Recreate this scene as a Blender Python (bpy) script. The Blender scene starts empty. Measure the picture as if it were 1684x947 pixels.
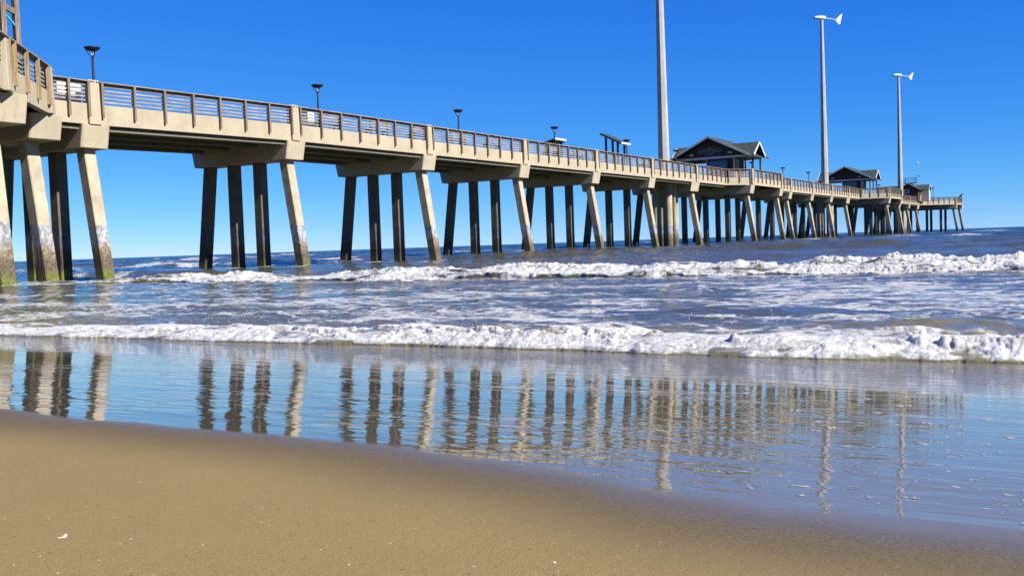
import bpy, math, random
import numpy as np
from mathutils import Vector, Matrix
random.seed(7)
S = bpy.context.scene
COL = S.collection
R = math.radians

# World axes: +X runs out to sea along the pier, +Y from the camera side to the far side of the pier.
# ------------------------------------------------------------------ helpers
class MB:
    def __init__(s): s.v=[]; s.f=[]; s.sm=[]
    def add(s, vs, fs, smooth=False):
        o=len(s.v); s.v+= [tuple(p) for p in vs]; s.f+= [tuple(i+o for i in f) for f in fs]; s.sm+=[smooth]*len(fs); return s
    def hexa(s, b, t):                       # bottom 4 points, top 4 points (ccw seen from above)
        n=len(b); vs=list(b)+list(t)
        fs=[tuple(reversed(range(n))), tuple(range(n,2*n))]+[(i,(i+1)%n,n+(i+1)%n,n+i) for i in range(n)]
        return s.add(vs,fs)
    def box(s,x0,x1,y0,y1,z0,z1):
        p=[(x0,y0),(x1,y0),(x1,y1),(x0,y1)]
        return s.hexa([(a,b,z0) for a,b in p],[(a,b,z1) for a,b in p])
    def beam(s, p, q, w, h, up=(0,0,1)):     # rectangular bar between two points
        p=Vector(p); q=Vector(q); d=(q-p).normalized(); u=Vector(up)
        a=d.cross(u)
        if a.length<1e-4: a=Vector((1,0,0))
        a.normalize(); b=a.cross(d); a*=w/2; b*=h/2
        r=lambda c:[c-a-b,c+a-b,c+a+b,c-a+b]
        vs=r(p)+r(q)
        return s.add(vs,[(0,1,2,3)[::-1],(4,5,6,7),(0,1,5,4),(1,2,6,5),(2,3,7,6),(3,0,4,7)])
    def tube(s, pts, rad, n=12, cap=True, smooth=True):
        rings=[]; N=len(pts); pts=[Vector(p) for p in pts]
        if not hasattr(rad,'__len__'): rad=[rad]*N
        vs=[]
        for i,p in enumerate(pts):
            d=(pts[min(i+1,N-1)]-pts[max(i-1,0)]).normalized()
            a=d.cross(Vector((0,1,0))) if abs(d.z)>.7 else d.cross(Vector((0,0,1)))
            a.normalize(); b=a.cross(d)
            for k in range(n):
                t=2*math.pi*(k+(0 if smooth else .72))/n; vs.append(p+rad[i]*(a*math.cos(t)+b*math.sin(t)))
        fs=[]
        for i in range(N-1):
            for k in range(n):
                fs.append((i*n+k,(i)*n+(k+1)%n,(i+1)*n+(k+1)%n,(i+1)*n+k))
        s.add(vs,fs,smooth)
        if cap:
            s.add(vs[:n],[tuple(range(n))]); s.add(vs[-n:],[tuple(reversed(range(n)))])
        return s
    def lathe(s, prof, c=(0,0,0), n=20):     # prof: (r,z)
        return s.tube2(prof,c,n)
    def tube2(s,prof,c,n):
        vs=[]
        for r,z in prof:
            for k in range(n):
                t=2*math.pi*k/n; vs.append((c[0]+r*math.cos(t),c[1]+r*math.sin(t),c[2]+z))
        fs=[(i*n+k,i*n+(k+1)%n,(i+1)*n+(k+1)%n,(i+1)*n+k) for i in range(len(prof)-1) for k in range(n)]
        return s.add(vs,fs,True)
    def build(s,name,mat,parent=None,bevel=0,**kw):
        me=bpy.data.meshes.new(name); me.from_pydata(s.v,[],s.f); me.update()
        me.polygons.foreach_set('use_smooth',s.sm)
        me.materials.append(mat)
        o=bpy.data.objects.new(name,me); COL.objects.link(o)
        if parent: o.parent=parent
        if bevel:
            m=o.modifiers.new('b','BEVEL'); m.width=bevel; m.segments=2; m.limit_method='ANGLE'; m.angle_limit=R(40)
        for k,v in kw.items(): o[k]=v
        return o
def empty(name,loc,label,cat,group=None,rz=0):
    o=bpy.data.objects.new(name,None); COL.objects.link(o); o.location=loc; o.rotation_euler=(0,0,rz); o.empty_display_size=.3
    o['label']=label; o['category']=cat
    if group: o['group']=group
    return o
def copy_tree(o,parent=None):
    c=o.copy(); COL.objects.link(c); c.parent=parent
    for ch in [x for x in COL.objects if x.parent==o]: copy_tree(ch,c)
    return c

# ------------------------------------------------------------------ materials
class NT:
    def __init__(s,name):
        s.m=bpy.data.materials.new(name); s.m.use_nodes=True; s.t=s.m.node_tree; s.n=s.t.nodes; s.n.clear()
        s.out=s.n.new('ShaderNodeOutputMaterial'); s.b=s.n.new('ShaderNodeBsdfPrincipled'); s.L(s.b.outputs[0],s.out.inputs[0])
    def L(s,a,b): s.t.links.new(a,b)
    def node(s,k,**kw):
        n=s.n.new(k)
        for a,b in kw.items(): setattr(n,a,b)
        return n
    def put(s,sock,v):
        if isinstance(v,(int,float,tuple)): sock.default_value=v if not isinstance(v,tuple) or len(v)!=3 or sock.type!='RGBA' else (*v,1)
        else: s.L(v,sock)
    def pos(s,scale=(1,1,1)):
        g=s.node('ShaderNodeNewGeometry'); 
        if scale==(1,1,1): return g.outputs['Position']
        m=s.node('ShaderNodeVectorMath',operation='MULTIPLY'); s.L(g.outputs['Position'],m.inputs[0]); m.inputs[1].default_value=scale; return m.outputs[0]
    def sep(s,v,i):
        n=s.node('ShaderNodeSeparateXYZ'); s.L(v,n.inputs[0]); return n.outputs[i]
    def noise(s,vec,scale,detail=4,rough=.55,dist=0,out=0):
        n=s.node('ShaderNodeTexNoise'); s.L(vec,n.inputs['Vector']); n.inputs['Scale'].default_value=scale
        n.inputs['Detail'].default_value=detail; n.inputs['Roughness'].default_value=rough; n.inputs['Distortion'].default_value=dist
        return n.outputs[out]
    def ramp(s,v,a,b,c=0.,d=1.):
        n=s.node('ShaderNodeMapRange',interpolation_type='SMOOTHSTEP'); s.put(n.inputs[0],v)
        for i,x in enumerate((a,b,c,d)): s.put(n.inputs[1+i],x)
        return n.outputs[0]
    def math(s,op,a,b=0.):
        n=s.node('ShaderNodeMath',operation=op); s.put(n.inputs[0],a); s.put(n.inputs[1],b); return n.outputs[0]
    def mix(s,f,a,b,mode='MIX'):
        n=s.node('ShaderNodeMix',data_type='RGBA',blend_type=mode); s.put(n.inputs[0],f); s.put(n.inputs[6],a); s.put(n.inputs[7],b); return n.outputs[2]
    def bump(s,h,strength=.3,dist=.01,normal=None):
        n=s.node('ShaderNodeBump'); s.L(h,n.inputs['Height']); s.put(n.inputs['Strength'],strength); n.inputs['Distance'].default_value=dist
        if normal is not None: s.L(normal,n.inputs['Normal'])
        return n.outputs[0]
    def set(s,**kw):
        for k,v in kw.items(): s.put(s.b.inputs[k.replace('_',' ')],v)
        return s.m

def m_plain(name,col,rough=.5,metal=0.,var=.12,scale=3.):
    t=NT(name); n=t.noise(t.pos(),scale,5)
    c=t.mix(t.ramp(n,.3,.7),tuple(x*(1-var) for x in col),tuple(min(1,x*(1+var)) for x in col))
    return t.set(Base_Color=c,Roughness=rough,Metallic=metal,Normal=t.bump(t.noise(t.pos(),scale*15,3),.15,.004))
def m_concrete(name,col,stain=1.):
    t=NT(name); p=t.pos()
    big=t.noise(p,.7,5,.6); c=t.mix(t.ramp(big,.3,.72),tuple(x*.86 for x in col),tuple(min(1,x*1.06) for x in col))
    streak=t.noise(t.pos((2.2,2.2,.22)),1.6,6,.65,.3)
    c=t.mix(t.math('MULTIPLY',t.ramp(streak,.54,.72),.42*stain),c,(.16,.135,.10))
    wh=t.noise(t.pos((3.5,3.5,.3)),1.1,4,.6)
    c=t.mix(t.math('MULTIPLY',t.ramp(wh,.6,.78),.35*stain),c,(.62,.60,.54))
    fine=t.noise(p,38,3,.6); c=t.mix(t.math('MULTIPLY',t.ramp(fine,.5,.75),.22),c,(.22,.19,.15)); drip=t.noise(t.pos((7,7,.35)),1.4,4,.7); c=t.mix(t.math('MULTIPLY',t.ramp(drip,.6,.74),.30*stain),c,(.20,.15,.09))
    h=t.math('ADD',t.noise(p,60,3),t.math('MULTIPLY',t.noise(p,9,4),.8))
    return t.set(Base_Color=c,Roughness=.88,Normal=t.bump(h,.35,.006))
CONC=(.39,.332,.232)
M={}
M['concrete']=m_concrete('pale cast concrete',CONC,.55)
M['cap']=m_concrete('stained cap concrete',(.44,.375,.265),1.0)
M['girder']=m_concrete('girder concrete darkened for shade',(.15,.14,.105),1.3)  # girders and deck slab darkened, shade below the deck painted into the colour
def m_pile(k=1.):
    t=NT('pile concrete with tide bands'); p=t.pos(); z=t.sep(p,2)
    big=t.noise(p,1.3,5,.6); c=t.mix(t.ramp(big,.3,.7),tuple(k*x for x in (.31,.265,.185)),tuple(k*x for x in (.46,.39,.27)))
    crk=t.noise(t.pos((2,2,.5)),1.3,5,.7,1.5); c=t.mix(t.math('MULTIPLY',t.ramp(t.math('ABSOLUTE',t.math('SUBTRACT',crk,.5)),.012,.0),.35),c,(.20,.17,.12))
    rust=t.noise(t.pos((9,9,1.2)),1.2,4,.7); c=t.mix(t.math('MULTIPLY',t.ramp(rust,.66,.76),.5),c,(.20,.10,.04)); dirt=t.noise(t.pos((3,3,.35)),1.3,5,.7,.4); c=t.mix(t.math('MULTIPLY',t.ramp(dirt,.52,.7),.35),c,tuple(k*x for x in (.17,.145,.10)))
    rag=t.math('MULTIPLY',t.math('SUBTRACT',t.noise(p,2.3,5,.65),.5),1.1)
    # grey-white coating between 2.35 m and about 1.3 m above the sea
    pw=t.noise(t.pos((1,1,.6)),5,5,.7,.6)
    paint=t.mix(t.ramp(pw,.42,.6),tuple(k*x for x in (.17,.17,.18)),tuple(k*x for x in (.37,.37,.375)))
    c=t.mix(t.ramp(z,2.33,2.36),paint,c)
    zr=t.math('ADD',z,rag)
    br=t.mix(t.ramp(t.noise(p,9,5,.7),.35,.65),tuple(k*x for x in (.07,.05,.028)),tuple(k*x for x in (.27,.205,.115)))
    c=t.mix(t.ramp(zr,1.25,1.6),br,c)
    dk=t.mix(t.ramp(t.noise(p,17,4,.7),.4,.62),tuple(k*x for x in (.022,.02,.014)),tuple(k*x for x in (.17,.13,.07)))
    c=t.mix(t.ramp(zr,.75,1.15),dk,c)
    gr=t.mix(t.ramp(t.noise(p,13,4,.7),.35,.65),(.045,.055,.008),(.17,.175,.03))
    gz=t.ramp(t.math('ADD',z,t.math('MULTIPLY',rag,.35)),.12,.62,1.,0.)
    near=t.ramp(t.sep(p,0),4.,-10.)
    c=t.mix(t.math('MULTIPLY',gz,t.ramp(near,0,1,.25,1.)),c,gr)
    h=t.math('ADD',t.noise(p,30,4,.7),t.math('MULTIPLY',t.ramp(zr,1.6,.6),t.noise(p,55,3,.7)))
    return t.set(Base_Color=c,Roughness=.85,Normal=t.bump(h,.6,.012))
M['pile']=m_pile(); M['shaded_pile']=m_pile(.31)  # second copy darkened: under-deck shade put into the inner and far piles' colour
def m_wood(name,a,b,axis=0,rough=.85):
    t=NT(name); sc=[14,14,14]; sc[axis]=.9
    g=t.noise(t.pos(tuple(sc)),1.5,5,.65,.4); c=t.mix(t.ramp(g,.32,.68),a,b)
    big=t.noise(t.pos(),1.1,4); c=t.mix(t.math('MULTIPLY',t.ramp(big,.45,.7),.3),c,tuple(x*.55 for x in a))
    return t.set(Base_Color=c,Roughness=rough,Normal=t.bump(g,.4,.004))
M['rail']=m_wood('silvered rail timber',(.15,.12,.10),(.34,.29,.25),0)
M['slat']=m_wood('pale weathered slat timber',(.15,.14,.135),(.33,.31,.30),0)
M['post']=m_wood('brown weathered post timber',(.11,.075,.052),(.27,.205,.15),2)
M['sunlit_newpost']=m_wood('honey coloured post timber',(.22,.145,.065),(.40,.29,.15),2)  # newer yellowish timber, with the sunlit tan put into its colour
M['bronze']=m_plain('dark bronze paint',(.022,.02,.019),.45,.3)
M['tower']=m_plain('light grey painted steel',(.36,.35,.325),.5,0,.10,.6)
M['white']=m_plain('white painted metal',(.70,.70,.68),.4,0,.03)
M['trim']=m_plain('white painted trim',(.58,.57,.55),.55,0,.05)
M['bright']=m_plain('white plastic panel',(.70,.68,.62),.5,0,.04)
M['black']=m_plain('black rubber',(.012,.012,.012),.6)
def m_shingle(name,a,b,sc):
    t=NT(name); br=t.node('ShaderNodeTexBrick'); 
    g=t.pos(); cx=t.node('ShaderNodeCombineXYZ'); t.L(t.math('ADD',t.sep(g,0),t.sep(g,1)),cx.inputs[0]); t.L(t.sep(g,2),cx.inputs[1])
    t.L(cx.outputs[0],br.inputs['Vector']); br.inputs['Scale'].default_value=sc
    br.inputs['Color1'].default_value=(*a,1); br.inputs['Color2'].default_value=(*b,1); br.inputs['Mortar'].default_value=(a[0]*.3,a[1]*.3,a[2]*.3,1)
    br.inputs['Mortar Size'].default_value=.03; br.inputs['Brick Width'].default_value=.4; br.inputs['Row Height'].default_value=.25
    return t.set(Base_Color=br.outputs[0],Roughness=.85,Normal=t.bump(br.outputs[1],.4,-.02))
M['roof']=m_shingle('dark green roof shingles',(.022,.040,.032),(.042,.068,.052),2.2)
M['siding']=m_shingle('dark brown wall shingles',(.040,.029,.022),(.07,.052,.038),2.0)
M['gable_pale']=m_shingle('grey brown gable shingles',(.12,.10,.085),(.19,.155,.13),2.0)
def m_glass():
    t=NT('window glass'); return t.set(Base_Color=(.03,.06,.11),Roughness=.08,IOR=1.6)
M['glass']=m_glass()
M['amber']=m_wood('amber timber cladding',(.20,.13,.04),(.36,.26,.09),2)
M['sign']=m_plain('dark green sign board',(.03,.05,.055),.5)
M['signline']=m_plain('dull grey sign paint',(.22,.22,.22),.6)
M['teal']=m_plain('teal painted metal',(.05,.38,.42),.4)
M['shell']=m_plain('bleached shell',(.80,.76,.66),.45,0,.06,200.)
M['pebble']=m_plain('dark pebble',(.02,.017,.013),.6,0,.2,200.)
M['feather']=m_plain('dark brown feathers',(.035,.03,.028),.8)

# ------------------------------------------------------------------ camera (solved from the photograph)
f_px,pitch,roll,cam_h,yaw=1630.1,.04407,.03472,.87,.53436
CX,CY=-42.27,-38.80
def setup_camera():
    cd=bpy.data.cameras.new('camera'); co=bpy.data.objects.new('camera',cd); COL.objects.link(co)
    cd.sensor_width=36; cd.lens=36*f_px/1684; cd.clip_start=.05; cd.clip_end=60000
    fh=Vector((math.cos(yaw),math.sin(yaw),0)); rt=Vector((math.sin(yaw),-math.cos(yaw),0)); up=Vector((0,0,1))
    fw=fh*math.cos(pitch)-up*math.sin(pitch); u2=fh*math.sin(pitch)+up*math.cos(pitch)
    r3=rt*math.cos(roll)-u2*math.sin(roll); u3=rt*math.sin(roll)+u2*math.cos(roll)
    m=Matrix((r3,u3,-fw)).transposed().to_4x4(); m.translation=(CX,CY,cam_h)
    co.matrix_world=m; S.camera=co
setup_camera()

# ------------------------------------------------------------------ light
SUN_EL=R(37.0); sd=Vector((-math.sin(R(3)),-math.cos(R(3)),0))*math.cos(SUN_EL)+Vector((0,0,math.sin(SUN_EL)))
def setup_light():
    l=bpy.data.lights.new('sun','SUN'); l.energy=5.0; l.angle=R(.5); l.color=(1.0,.95,.86)
    o=bpy.data.objects.new('sun',l); COL.objects.link(o); o.rotation_euler=sd.to_track_quat('Z','Y').to_euler(); o.location=(0,-60,60)
    w=bpy.data.worlds.new('World'); S.world=w; w.use_nodes=True; nt=w.node_tree; bg=nt.nodes['Background']
    sk=nt.nodes.new('ShaderNodeTexSky'); sk.sky_type='NISHITA'; sk.sun_disc=False; sk.sun_elevation=SUN_EL
    sk.sun_rotation=math.atan2(sd.x,sd.y); sk.altitude=5000; sk.air_density=1.0; sk.dust_density=0.; sk.ozone_density=3.0
    # deepen the sky's blue the way the photograph's colour rendering does (one curve per channel)
    sp=nt.nodes.new('ShaderNodeSeparateColor'); cb=nt.nodes.new('ShaderNodeCombineColor'); nt.links.new(sk.outputs[0],sp.inputs[0])
    for i,(g,k) in enumerate(((1.575,.177),(.908,.88),(.304,4.40))):
        p=nt.nodes.new('ShaderNodeMath'); p.operation='POWER'; p.inputs[1].default_value=g; nt.links.new(sp.outputs[i],p.inputs[0])
        q=nt.nodes.new('ShaderNodeMath'); q.operation='MULTIPLY'; q.inputs[1].default_value=k; nt.links.new(p.outputs[0],q.inputs[0])
        r=nt.nodes.new('ShaderNodeMath'); r.operation='MAXIMUM'; r.inputs[1].default_value=(.16,1.12,5.6)[i]; nt.links.new(q.outputs[0],r.inputs[0])
        nt.links.new(r.outputs[0],cb.inputs[i])
    nt.links.new(cb.outputs[0],bg.inputs[0]); bg.inputs[1].default_value=.0525
    v=S.view_settings; v.view_transform='Standard'; v.look='None'; v.gamma=1; v.exposure=1.2; v.use_curve_mapping=False
    try:
        S.cycles.max_bounces=8; S.cycles.glossy_bounces=4; S.cycles.caustics_reflective=False; S.cycles.use_denoising=True
    except Exception: pass
setup_light()

# ------------------------------------------------------------------ numpy noise
def _h(ix,iy,seed):
    n=(ix.astype(np.int64)*374761393+iy.astype(np.int64)*668265263+seed*69069)&0xffffffff
    n=((n^(n>>13))*1274126177)&0xffffffff; n=(n^(n>>16))&0xffffffff
    return n/4294967296.0
def vnoise(x,y,seed=0):
    ix=np.floor(x); iy=np.floor(y); fx=x-ix; fy=y-iy; fx=fx*fx*fx*(fx*(fx*6-15)+10); fy=fy*fy*fy*(fy*(fy*6-15)+10)
    a=_h(ix,iy,seed); b=_h(ix+1,iy,seed); c=_h(ix,iy+1,seed); d=_h(ix+1,iy+1,seed)
    return (a+(b-a)*fx)+(c+(d-c)*fx-(a+(b-a)*fx))*fy-.5          # -.5 .. .5
def fbm(x,y,o=4,seed=0,g=.5):
    s=0; a=1
    for i in range(o): s=s+a*vnoise(x*2**i+i*13.7,y*2**i-i*7.3,seed+i); a*=g
    return s
def puffs(x,y,seed=0):                      # round domes, 0..1
    ix=np.floor(x); iy=np.floor(y); best=np.full(x.shape,9.)
    for i in(-1,0,1):
        for j in(-1,0,1):
            cx=ix+i+.15+.7*_h(ix+i,iy+j,seed); cy=iy+j+.15+.7*_h(ix+i,iy+j,seed+9)
            r=.55+.5*_h(ix+i,iy+j,seed+5)
            best=np.minimum(best,((x-cx)**2+(y-cy)**2)/(r*r))
    return np.sqrt(np.maximum(0,1-best))
def sst(a,b,x):
    t=np.clip((x-a)/(b-a),0,1); return t*t*(3-2*t)
SLOPE=.069; SHORE=-35.3
def beach_z(u,v):
    z=SLOPE*(SHORE-u)
    z=np.where(u>SHORE,z*1.0,z)
    return z

def grid_object(name,X,Y,Z,mat,attrs={},smooth=True):
    n,m=X.shape; me=bpy.data.meshes.new(name)
    me.vertices.add(n*m); me.vertices.foreach_set('co',np.stack([X,Y,Z],-1).astype(np.float32).ravel())
    i=np.arange(n*m).reshape(n,m); q=np.stack([i[:-1,:-1],i[1:,:-1],i[1:,1:],i[:-1,1:]],-1).reshape(-1,4)
    me.loops.add(q.size); me.loops.foreach_set('vertex_index',q.ravel().astype(np.int32))
    me.polygons.add(len(q)); me.polygons.foreach_set('loop_start',(np.arange(len(q))*4).astype(np.int32))
    try: me.polygons.foreach_set('loop_total',np.full(len(q),4,np.int32))
    except Exception: pass
    me.update(calc_edges=True)
    me.polygons.foreach_set('use_smooth',[smooth]*len(q))
    for k,a in attrs.items():
        at=me.attributes.new(k,'FLOAT','POINT'); at.data.foreach_set('value',a.astype(np.float32).ravel())
    me.materials.append(mat)
    o=bpy.data.objects.new(name,me); COL.objects.link(o); return o

# ------------------------------------------------------------------ sea
def m_sea():
    t=NT('sea water'); p=t.pos(); x=t.sep(p,0)
    a=t.node('ShaderNodeAttribute',attribute_name='foam'); foam=a.outputs['Fac']
    # silty green-brown near the beach, blue-green offshore
    far=t.ramp(x,-5,140)
    col=t.mix(far,(.068,.064,.036),(.012,.030,.034))
    col=t.mix(t.ramp(x,-31.5,-34.),col,(.15,.13,.07))
    patch=t.noise(t.pos((.35,.08,1)),1.,3); col=t.mix(t.math('MULTIPLY',t.ramp(patch,.45,.65),.5),col,(.05,.055,.035))
    # ripples: elongated along the wave crests
    r1=t.noise(t.pos((1,.42,1)),7,5,.6,.3); r2=t.noise(t.pos((1,.5,1)),1.5,5,.6,.3); r3=t.noise(t.pos((1,.4,1)),.35,5,.6,.3)
    b=t.bump(r1,t.ramp(x,-30,40,.55,.25),.035); b=t.bump(r2,t.ramp(x,-28,0,.15,.9),.16,b); b=t.bump(r3,t.ramp(x,0,70,0.,.9),.7,b)
    # lace: thin foam veins thickening with the foam amount
    wv=t.node('ShaderNodeVectorMath',operation='ADD'); t.L(t.pos((1.0,.45,1)),wv.inputs[0])
    dn=t.node('ShaderNodeTexNoise'); t.L(p,dn.inputs['Vector']); dn.inputs['Scale'].default_value=1.7; dn.inputs['Detail'].default_value=4
    ds=t.node('ShaderNodeVectorMath',operation='SCALE'); t.L(dn.outputs['Color'],ds.inputs[0]); ds.inputs['Scale'].default_value=.9; t.L(ds.outputs[0],wv.inputs[1])
    def veins(sc,feat='DISTANCE_TO_EDGE'):
        v=t.node('ShaderNodeTexVoronoi',feature=feat); t.L(wv.outputs[0],v.inputs['Vector']); v.inputs['Scale'].default_value=sc; return v.outputs['Distance']
    ragged=t.noise(t.pos((1,.55,1)),5,7,.74,.6); fine=t.noise(p,24,5,.75,.4)
    f2=t.math('ADD',foam,t.math('MULTIPLY',t.math('SUBTRACT',ragged,.5),.9))
    l1=t.ramp(t.math('SUBTRACT',t.math('MULTIPLY',f2,.27),veins(1.5)),-.02,.04)
    l2=t.ramp(t.math('SUBTRACT',t.math('MULTIPLY',f2,.26),veins(3.6)),-.02,.05)
    l3=t.ramp(t.math('SUBTRACT',t.math('MULTIPLY',f2,.34),veins(8.5)),-.03,.08)
    rg=t.ramp(t.math('ADD',f2,t.math('MULTIPLY',t.math('SUBTRACT',fine,.5),.35)),.66,.84)
    lace=t.math('MAXIMUM',l1,t.math('MULTIPLY',t.math('MAXIMUM',t.math('MULTIPLY',l2,.85),t.math('MULTIPLY',l3,.4)),t.ramp(f2,.12,.5)))
    lace=t.math('MULTIPLY',lace,t.ramp(t.math('ADD',fine,t.math('MULTIPLY',f2,.5)),.30,.60))
    fm=t.math('MAXIMUM',lace,rg); fm=t.math('MULTIPLY',fm,t.ramp(foam,.02,.10))
    def cells(sc):
        v=t.node('ShaderNodeTexVoronoi',feature='F1'); t.L(t.pos((1,1,.6)),v.inputs['Vector']); v.inputs['Scale'].default_value=sc; return v.outputs['Distance']
    ca,cb_=cells(13),cells(34)
    near_=t.ramp(x,-30,-21)
    fcol=t.mix(t.ramp(t.noise(p,11,5,.75),.36,.62),(.34,.33,.29),(.66,.65,.62))
    fcol=t.mix(t.math('MULTIPLY',t.ramp(ca,.42,.68),.22),fcol,(.30,.29,.25))
    thin=t.ramp(foam,.2,.8,.62,.98)
    fm=t.math('MULTIPLY',fm,thin)
    wb=t.b; t.set(Base_Color=col,Roughness=t.ramp(x,-30,120,.04,.22),IOR=1.33,Normal=b)
    fb=t.node('ShaderNodeBsdfPrincipled'); t.L(fcol,fb.inputs['Base Color']); fb.inputs['Roughness'].default_value=.7; fb.inputs['Subsurface Weight'].default_value=.55; fb.inputs['Subsurface Radius'].default_value=(1,1,1); fb.inputs['Subsurface Scale'].default_value=.035
    hb=t.math('SUBTRACT',t.math('MULTIPLY',t.noise(p,60,4,.7),.35),t.math('ADD',ca,t.math('MULTIPLY',cb_,.45))); t.L(t.bump(hb,.5,.03),fb.inputs['Normal'])
    mx=t.node('ShaderNodeMixShader'); t.L(fm,mx.inputs[0]); t.L(wb.outputs[0],mx.inputs[1]); t.L(fb.outputs[0],mx.inputs[2]); t.L(mx.outputs[0],t.out.inputs[0])
    return t.m
def wx_full(U,V): return .25*fbm(U*1.2,V*1.2,2,88)
PILE_FEET=[(u,v) for u in (-20.6,-16.6,-13.,0.,13.,26.,39.) for v in ((-.2,2.9,4.9,7.7) if u>-14 else (-1.4,2.) if u>-18 else (-4.5,-1.2))]
def sea():
    u=[-36.6]
    while u[-1]<9000:
        x=u[-1]
        if x<-33.4: d=.014
        elif x<-30: d=.03
        elif x<-21.2: d=.045
        elif x<-17.8: d=.027
        elif x<-10: d=.06
        elif x<30: d=.06+.006*(x+10)
        else: d=.30+.02*(x-30)**1.05
        u.append(x+d)
    u=np.array(u)
    ph_in=np.arctan(np.linspace(math.tan(R(-4.0)-yaw),math.tan(R(59.5)-yaw),1050))+yaw
    ph=np.concatenate([np.radians(np.linspace(-32,-4.6,50)),ph_in,np.radians(np.linspace(60.2,80,60))])
    U=np.repeat(u[:,None],len(ph),1); V=CY+(U-CX)*np.tan(ph)[None,:]
    Z=np.zeros_like(U); F=np.zeros_like(U)
    dist=np.hypot(U-CX,V-CY)
    # open water chop and swell, crests roughly parallel to the shore
    off=sst(-19,20,U)
    lod=lambda wl: np.clip(1.6-dist*1.6/(wl*420),0,1)
    warp=fbm(U*.02,V*.012,3,3)*14
    Z+= (.02+.17*off)*np.sin((U+warp)*2*np.pi/19)*(1+1.2*vnoise(U*.03,V*.02,8))*lod(19)
    Z+= (.04+.42*off)*fbm(U*.22,V*.085,4,21)*lod(5)
    Z+= (.05+.16*off)*fbm(U*.9,V*.4,4,31)*lod(1.5)
    Z+= .030*fbm(U*3.2,V*1.5,3,41)*lod(.6)
    # trough near the first bents
    Z-= .16*sst(-19,-15.5,U)*(1-sst(-9,0,U))
    # one unbroken swell rolling between the first bents
    sw=U+11.6+.8*vnoise(V*.2,V*0,97); Z+=.40*np.where(sw<0,np.exp(-(sw/1.0)**2),np.exp(-(sw/2.6)**2))*sst(-10,-5,V)*(1-sst(3.5,7,V))
    # --- outer breaker
    uf=-20.9+.55*fbm(V*.13,V*0+2,3,51)+.22*fbm(V*.9,V*0,4,55)
    left=1-sst(-11.5,-7.5,V)
    crest_h=np.clip(1+1.5*fbm(V*.22,V*0+1,3,57)+.9*fbm(V*1.1,V*0+7,4,58,.6),.25,2.2)
    am=.165*crest_h*(.22+.78*left)
    t=U-uf
    near=(t>-.3)&(t<4); pu=np.zeros_like(U); x,y=U[near],V[near]
    pu[near]=.38*puffs(x*3.0,y*2.1,1)+.34*puffs(x*6.5,y*5,2)+.28*puffs(x*13,y*11,3)
    toe=sst(-.02,.18,t)*(1-sst(.5,1.0,t)); back=sst(.45,1.15,t)*(1-sst(1.4,6.5,t))
    Z+=am*(.42*toe+back)*(.9+.5*fbm(U*.8,V*.5,3,61))
    w=t+.55*fbm(U*.9,V*.8,4,59)
    f_toe=sst(-.05,.05,w)*(1-sst(.45,.8,w)); f_top=sst(.55,.8,w)*(1-sst(1.35,2.4,w))*np.clip(.62+1.1*crest_h*.35,0,1)
    f_face=.42*sst(-.05,.05,w)*(1-sst(1.3,1.9,w))
    solid=np.maximum(np.maximum(f_toe,f_top),f_face)
    Z+=.068*left*np.maximum(f_toe,f_top)*(pu-.3)+.10*left*np.exp(-((t-1.2)/.28)**2)*np.maximum(0,fbm(U*5,V*3.2,5,63,.7))
    gapn=fbm(U*1.7,V*.75,5,60,.62)
    F=np.maximum(F,solid*(left+.45*(1-left)*(V<2))*np.clip(.84+1.25*gapn,.2,1.05))
    F=np.maximum(F,.42*left*sst(0,.5,t)*(1-sst(1.5,5.5,t))*(1+1.8*fbm(U*.5,V*.22,4,65)))
    F=np.maximum(F,.30*sst(-1.8,0,t)*(t<0)*left)
    # --- inner breaker (runs up to the wet sand)
    uf=SHORE+.05+.20*fbm(V*.35,V*0+5,3,71)+.13*fbm(V*1.7,V*0,4,75,.55)
    grow=1-.55*sst(-35,-28,V)
    H=.080*np.clip(1+1.0*fbm(V*.5,V*0+3,3,77)+.6*fbm(V*2.2,V*0+3,3,78),.3,2)*grow
    t1=U-uf; base=np.where(t1>0,np.maximum(0,beach_z(U,V))+.004,np.minimum(0,beach_z(U,V))-.06)
    near=(t1>-.2)&(t1<4.5)&(dist<60)
    pu2=np.zeros_like(U); x,y=U[near],V[near]; wx=.12*fbm(x*2.2,y*2.2,3,86); wy=.12*fbm(x*2.2+9,y*2.2,3,87)
    pu2[near]=.34*puffs((x+wx)*4.6,(y+wy)*3.8,11)+.32*puffs((x+wx)*9.5,(y+wy)*8.5,12)+.24*puffs(x*20,y*18,13)+.14*puffs(x*40,y*36,14)
    rp=sst(0,.20,t1)
    env=sst(-.01,.45,t1)*(1-sst(.75,4.0,t1))
    w1=t1+.32*fbm(U*2.0,V*1.6,4,79)
    sol=sst(0,.05,t1)*(1-sst(.55,1.15,w1))
    gap=fbm((U+wx_full(U,V))*2.4,V*1.25,5,80,.62)
    dens=np.clip(.72+1.8*gap+.40*(1-sst(.10,.45,t1)),.30,1.1)
    nearb=1-sst(4,7,t1)
    Z=np.where(t1<6,Z*sst(.3,4,t1),Z)
    puffm=sol*sst(.55,.85,dens)
    Z+=nearb*(H*env*(.8+.7*fbm(U*1.3,V*1.0,3,81)))+.066*grow*puffm*rp*(pu2-.12)*(.4+.6*sst(.05,.35,t1))+ .022*sst(0,.05,t1)*sol
    mid=sst(.3,1.2,t1)*(1-sst(3,6,t1))*(dist<50); Z+=.045*mid*fbm(U*1.8,V*1.0,4,83,.55)+.02*mid*fbm(U*7,V*4,3,84)
    Z=np.where(t1<6,Z+base*(1-sst(.6,3,t1))*1.0,Z)
    Z=np.where(t1<=0,base,Z)
    F=np.maximum(F,sol*dens)
    right=1-sst(-36,-24,V)
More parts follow.
